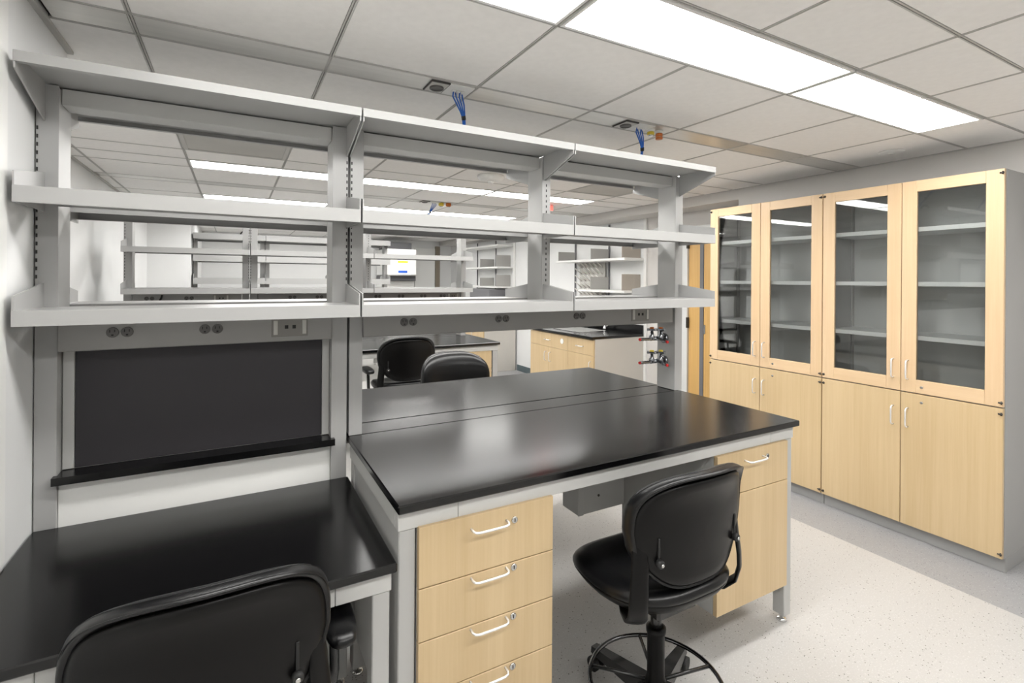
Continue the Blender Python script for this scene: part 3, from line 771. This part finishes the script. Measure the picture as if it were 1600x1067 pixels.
# ------------------------------------------------------------------ chairs
def sgn(v, p): return math.copysign(abs(v) ** p, v)
def make_chair(loc, rz, label, dz=0.0, arms=False, star=0.0, back_low=False):
    t = thing('swivel_chair', (*loc, 0), label, 'chair', 'black swivel lab chairs', rz)
    ZS = .515 + dz
    N = 60
    seat_o = []
    for k in range(N):
        th = 2 * PI * k / N
        a, b = sgn(math.cos(th), .62) * .245, sgn(math.sin(th), .66) * .235
        if b < 0: a *= 1 - .10 * (-b / .235) ** 2
        seat_o.append((a, b))
    def seat_map(a, b, off):
        fr = max(0, b - .10); sd = max(0, abs(a) - .15)
        return (a, b + .035, ZS + off - 1.7 * fr * fr - .35 * sd * sd + (.02 * (-b / .235) if b < 0 else 0))
    MB().cushion(seat_o, [(0, .012), (.90, .010), (.965, .016), (1.0, .028), (1.0, .036), (.975, .047), (.93, .055), (.80, .058), (.65, .054), (.5, .050), (.35, .048), (.2, .047), (0, .047)], seat_map).build('seat_cushion', 'leather', t)
    MB().cushion([(a * .985, b * .985) for a, b in seat_o], [(0, -.045), (.45, -.043), (.75, -.032), (.93, -.008), (1.0, .016), (1.0, .026), (.93, .022)], seat_map).build('seat_shell', 'plastic', t)
    # backrest
    ZB, YBK = .775 + dz, -.205
    bo = []
    for k in range(N):
        th = 2 * PI * k / N
        a, b = (sgn(math.cos(th), .68) * .246, sgn(math.sin(th), .74) * .175) if math.sin(th) > 0 else (sgn(math.cos(th), .50) * .246, sgn(math.sin(th), .62) * .175)
        if b < 0: a *= 1 - .30 * (-b / .175) ** 1.4
        bo.append((a, b))
    def back_map(a, b, off):
        return (a, YBK + .95 * a * a - .06 * b - 2.6 * max(0, b - .06) ** 2 - .9 * max(0, -b - .08) ** 2 + off, ZB + b)
    MB().cushion([(a, b + (.016 if b > 0 else .0)) for a, b in bo], [(0, .018), (.3, .018), (.6, .018), (.86, .018), (.95, .012), (.985, .002), (1.008, .006), (1.018, .018), (1.018, .034), (1.0, .050), (.95, .064), (.86, .072), (.7, .074), (.55, .074), (.4, .074), (.25, .074), (.1, .074), (0, .074)], back_map).build('back_cushion', 'leather', t)
    for e in (.004, .022, .040):
        MB().tube([back_map(a * 1.012, (b + .016) * 1.012, e) for a, b in bo[3:28]], .0012, 6).build('piping', 'leather', t)
    sh = MB().cushion([(a * .985, b * .985) for a, b in bo], [(0, -.004), (.1, -.004), (.25, -.004), (.4, -.004), (.55, -.004), (.68, -.004), (.80, -.004), (.93, -.001), (.985, .006), (1.0, .014), (.99, .019), (.9, .0175), (.6, .0175), (.3, .0175), (0, .0175)], back_map).build('back_shell', 'plastic', t)
    for s in (-1, 1):
        path = [Vector(p) for p in ((.135, -.015, ZS - .030), (.176, -.070, ZS - .030), (.208, -.118, ZS - .018), (.225, -.148, ZS + .014), (.231, -.158, ZS + .060), (.228, -.158, ZS + .11), (.222, -.154, ZS + .16), (.219, -.150, ZS + .205), (.217, -.146, ZS + .25), (.214, -.142, ZS + .29))]
        hw = (.040, .038, .034, .031, .029, .028, .027, .025, .020, .012)
        V = []; F = []; n = 14
        for i_, p in enumerate(path):
            tt = (path[min(i_ + 1, 9)] - path[max(i_ - 1, 0)]).normalized()
            e1 = Vector((.84, .54, 0)); e1 = (e1 - tt * e1.dot(tt)).normalized(); e2 = tt.cross(e1)
            for k in range(n):
                th = 2 * PI * k / n
                q = p + e1 * (hw[i_] * sgn(math.cos(th), .8)) + e2 * (.0075 * math.sin(th))
                V.append((s * q.x, q.y, q.z))
        for i_ in range(len(path) - 1):
            for k in range(n): F.append((i_ * n + k, i_ * n + (k + 1) % n, (i_ + 1) * n + (k + 1) % n, (i_ + 1) * n + k))
        F += [tuple(range(n)), tuple((len(path) - 1) * n + k for k in range(n))]
        MB().add(V, F, True).build('upright', 'plastic', t)
        kx = s * .172
        y0 = YBK + .95 * kx * kx
        kb = MB().lathe([(.013, -.003), (.013, -.016), (.010, -.020), (.004, -.020)], (kx, y0, ZB - .075), 14, 'y').build('knob', 'rubber', sh)
        MB().lathe([(.006, -.020), (.006, -.023), (.003, -.024)], (kx, y0, ZB - .075), 10, 'y').build('screw', 'lockmetal', kb)
        CB(kx - .0035, kx + .0035, y0 - .0075, y0 - .002, ZB - .065, ZB + .0, .001).build('slot', 'groove_black', sh)
    # mechanism, column, ring, star base
    CB(-.09, .09, -.10, .12, ZS - .075, ZS - .028, .008).build('mechanism', 'metal_black', t)
    MB().tube([(.08, .05, ZS - .05), (.20, .07, ZS - .055), (.235, .075, ZS - .06)], [.005, .005, .009], 8).build('lever', 'metal_black', t)
    MB().lathe([(.019, .28), (.019, ZS - .074)], n=18).build('gas_column', 'metal_black', t)
    MB().lathe([(.036, .055), (.036, .14), (.030, .16), (.030, .305), (.034, .31), (.034, .325), (.022, .33)], n=22).build('column_sleeve', 'plastic', t)
    rg = MB().torus((0, 0, .135), .228, .0075, 48, 10).build('foot_ring', 'ringmetal', t)
    for k in range(5):
        A = star + 2 * PI * k / 5 + PI / 5
        MB().tube([(.03 * math.cos(A), .03 * math.sin(A), .135), (.225 * math.cos(A), .225 * math.sin(A), .135)], .0065, 8).build('ring_spoke', 'metal_black', rg)
    for k in range(5):
        A = star + 2 * PI * k / 5; c, s = math.cos(A), math.sin(A)
        def W(r, l, z): return (r * c - l * s, r * s + l * c, z)
        V = [W(.03, -.032, .065), W(.03, .032, .065), W(.03, .028, .125), W(.03, -.028, .125), W(.30, -.018, .062), W(.30, .018, .062), W(.30, .015, .085), W(.30, -.015, .085)]
        l = MB().add(V, [(0, 1, 2, 3)[::-1], (4, 5, 6, 7), (0, 4, 7, 3)[::-1], (1, 2, 6, 5)[::-1], (3, 7, 6, 2)[::-1], (0, 1, 5, 4)[::-1]][:]).build('base_leg', 'metal_black', t)
        ca = MB()
        for sd in (-1, 1):
            q0 = Vector(W(.285, sd * .010, .027)); q1 = Vector(W(.285, sd * .026, .027))
            ca.tube([q0, q1], .027, 16)
        ca.tube([W(.30, 0, .03), W(.30, 0, .063)], .008, 8)
        ca.build('castor', 'rubber', l)
    if arms:
        for s in (-1, 1):
            MB().tube([(s * .10, .02, ZS - .045), (s * .24, .02, ZS - .045), (s * .278, .02, ZS - .03), (s * .285, .02, ZS + .02), (s * .285, .03, ZS + .145)], .013, 10).build('arm_post', 'metal_black', t)
            op = [(sgn(math.cos(2 * PI * k / 28), .6) * .042, sgn(math.sin(2 * PI * k / 28), .75) * .135) for k in range(28)]
            MB().cushion(op, [(0, 0), (.85, 0), (.97, .008), (1, .018), (.95, .028), (.8, .034), (0, .036)], lambda a, b, off: (s * .290 + a, b + .03, ZS + .145 + off)).build('arm_pad', 'leather', t)
    return t
make_chair((.905, -.055), 0.0, 'black swivel chair with a foot ring at the first bench, beside the drawers', -.018, star=math.radians(25))
make_chair((-.44, .035), 0.0, 'black swivel armchair pushed up to the low desk', -.045, arms=True, star=math.radians(60))
make_chair((.885, 2.94), 0.0, 'black swivel armchair in front of the second bench', .085, arms=True, star=math.radians(40))
make_chair((.945, 1.745), PI, 'black swivel chair on the rear side of the first bench', .055, star=math.radians(10))
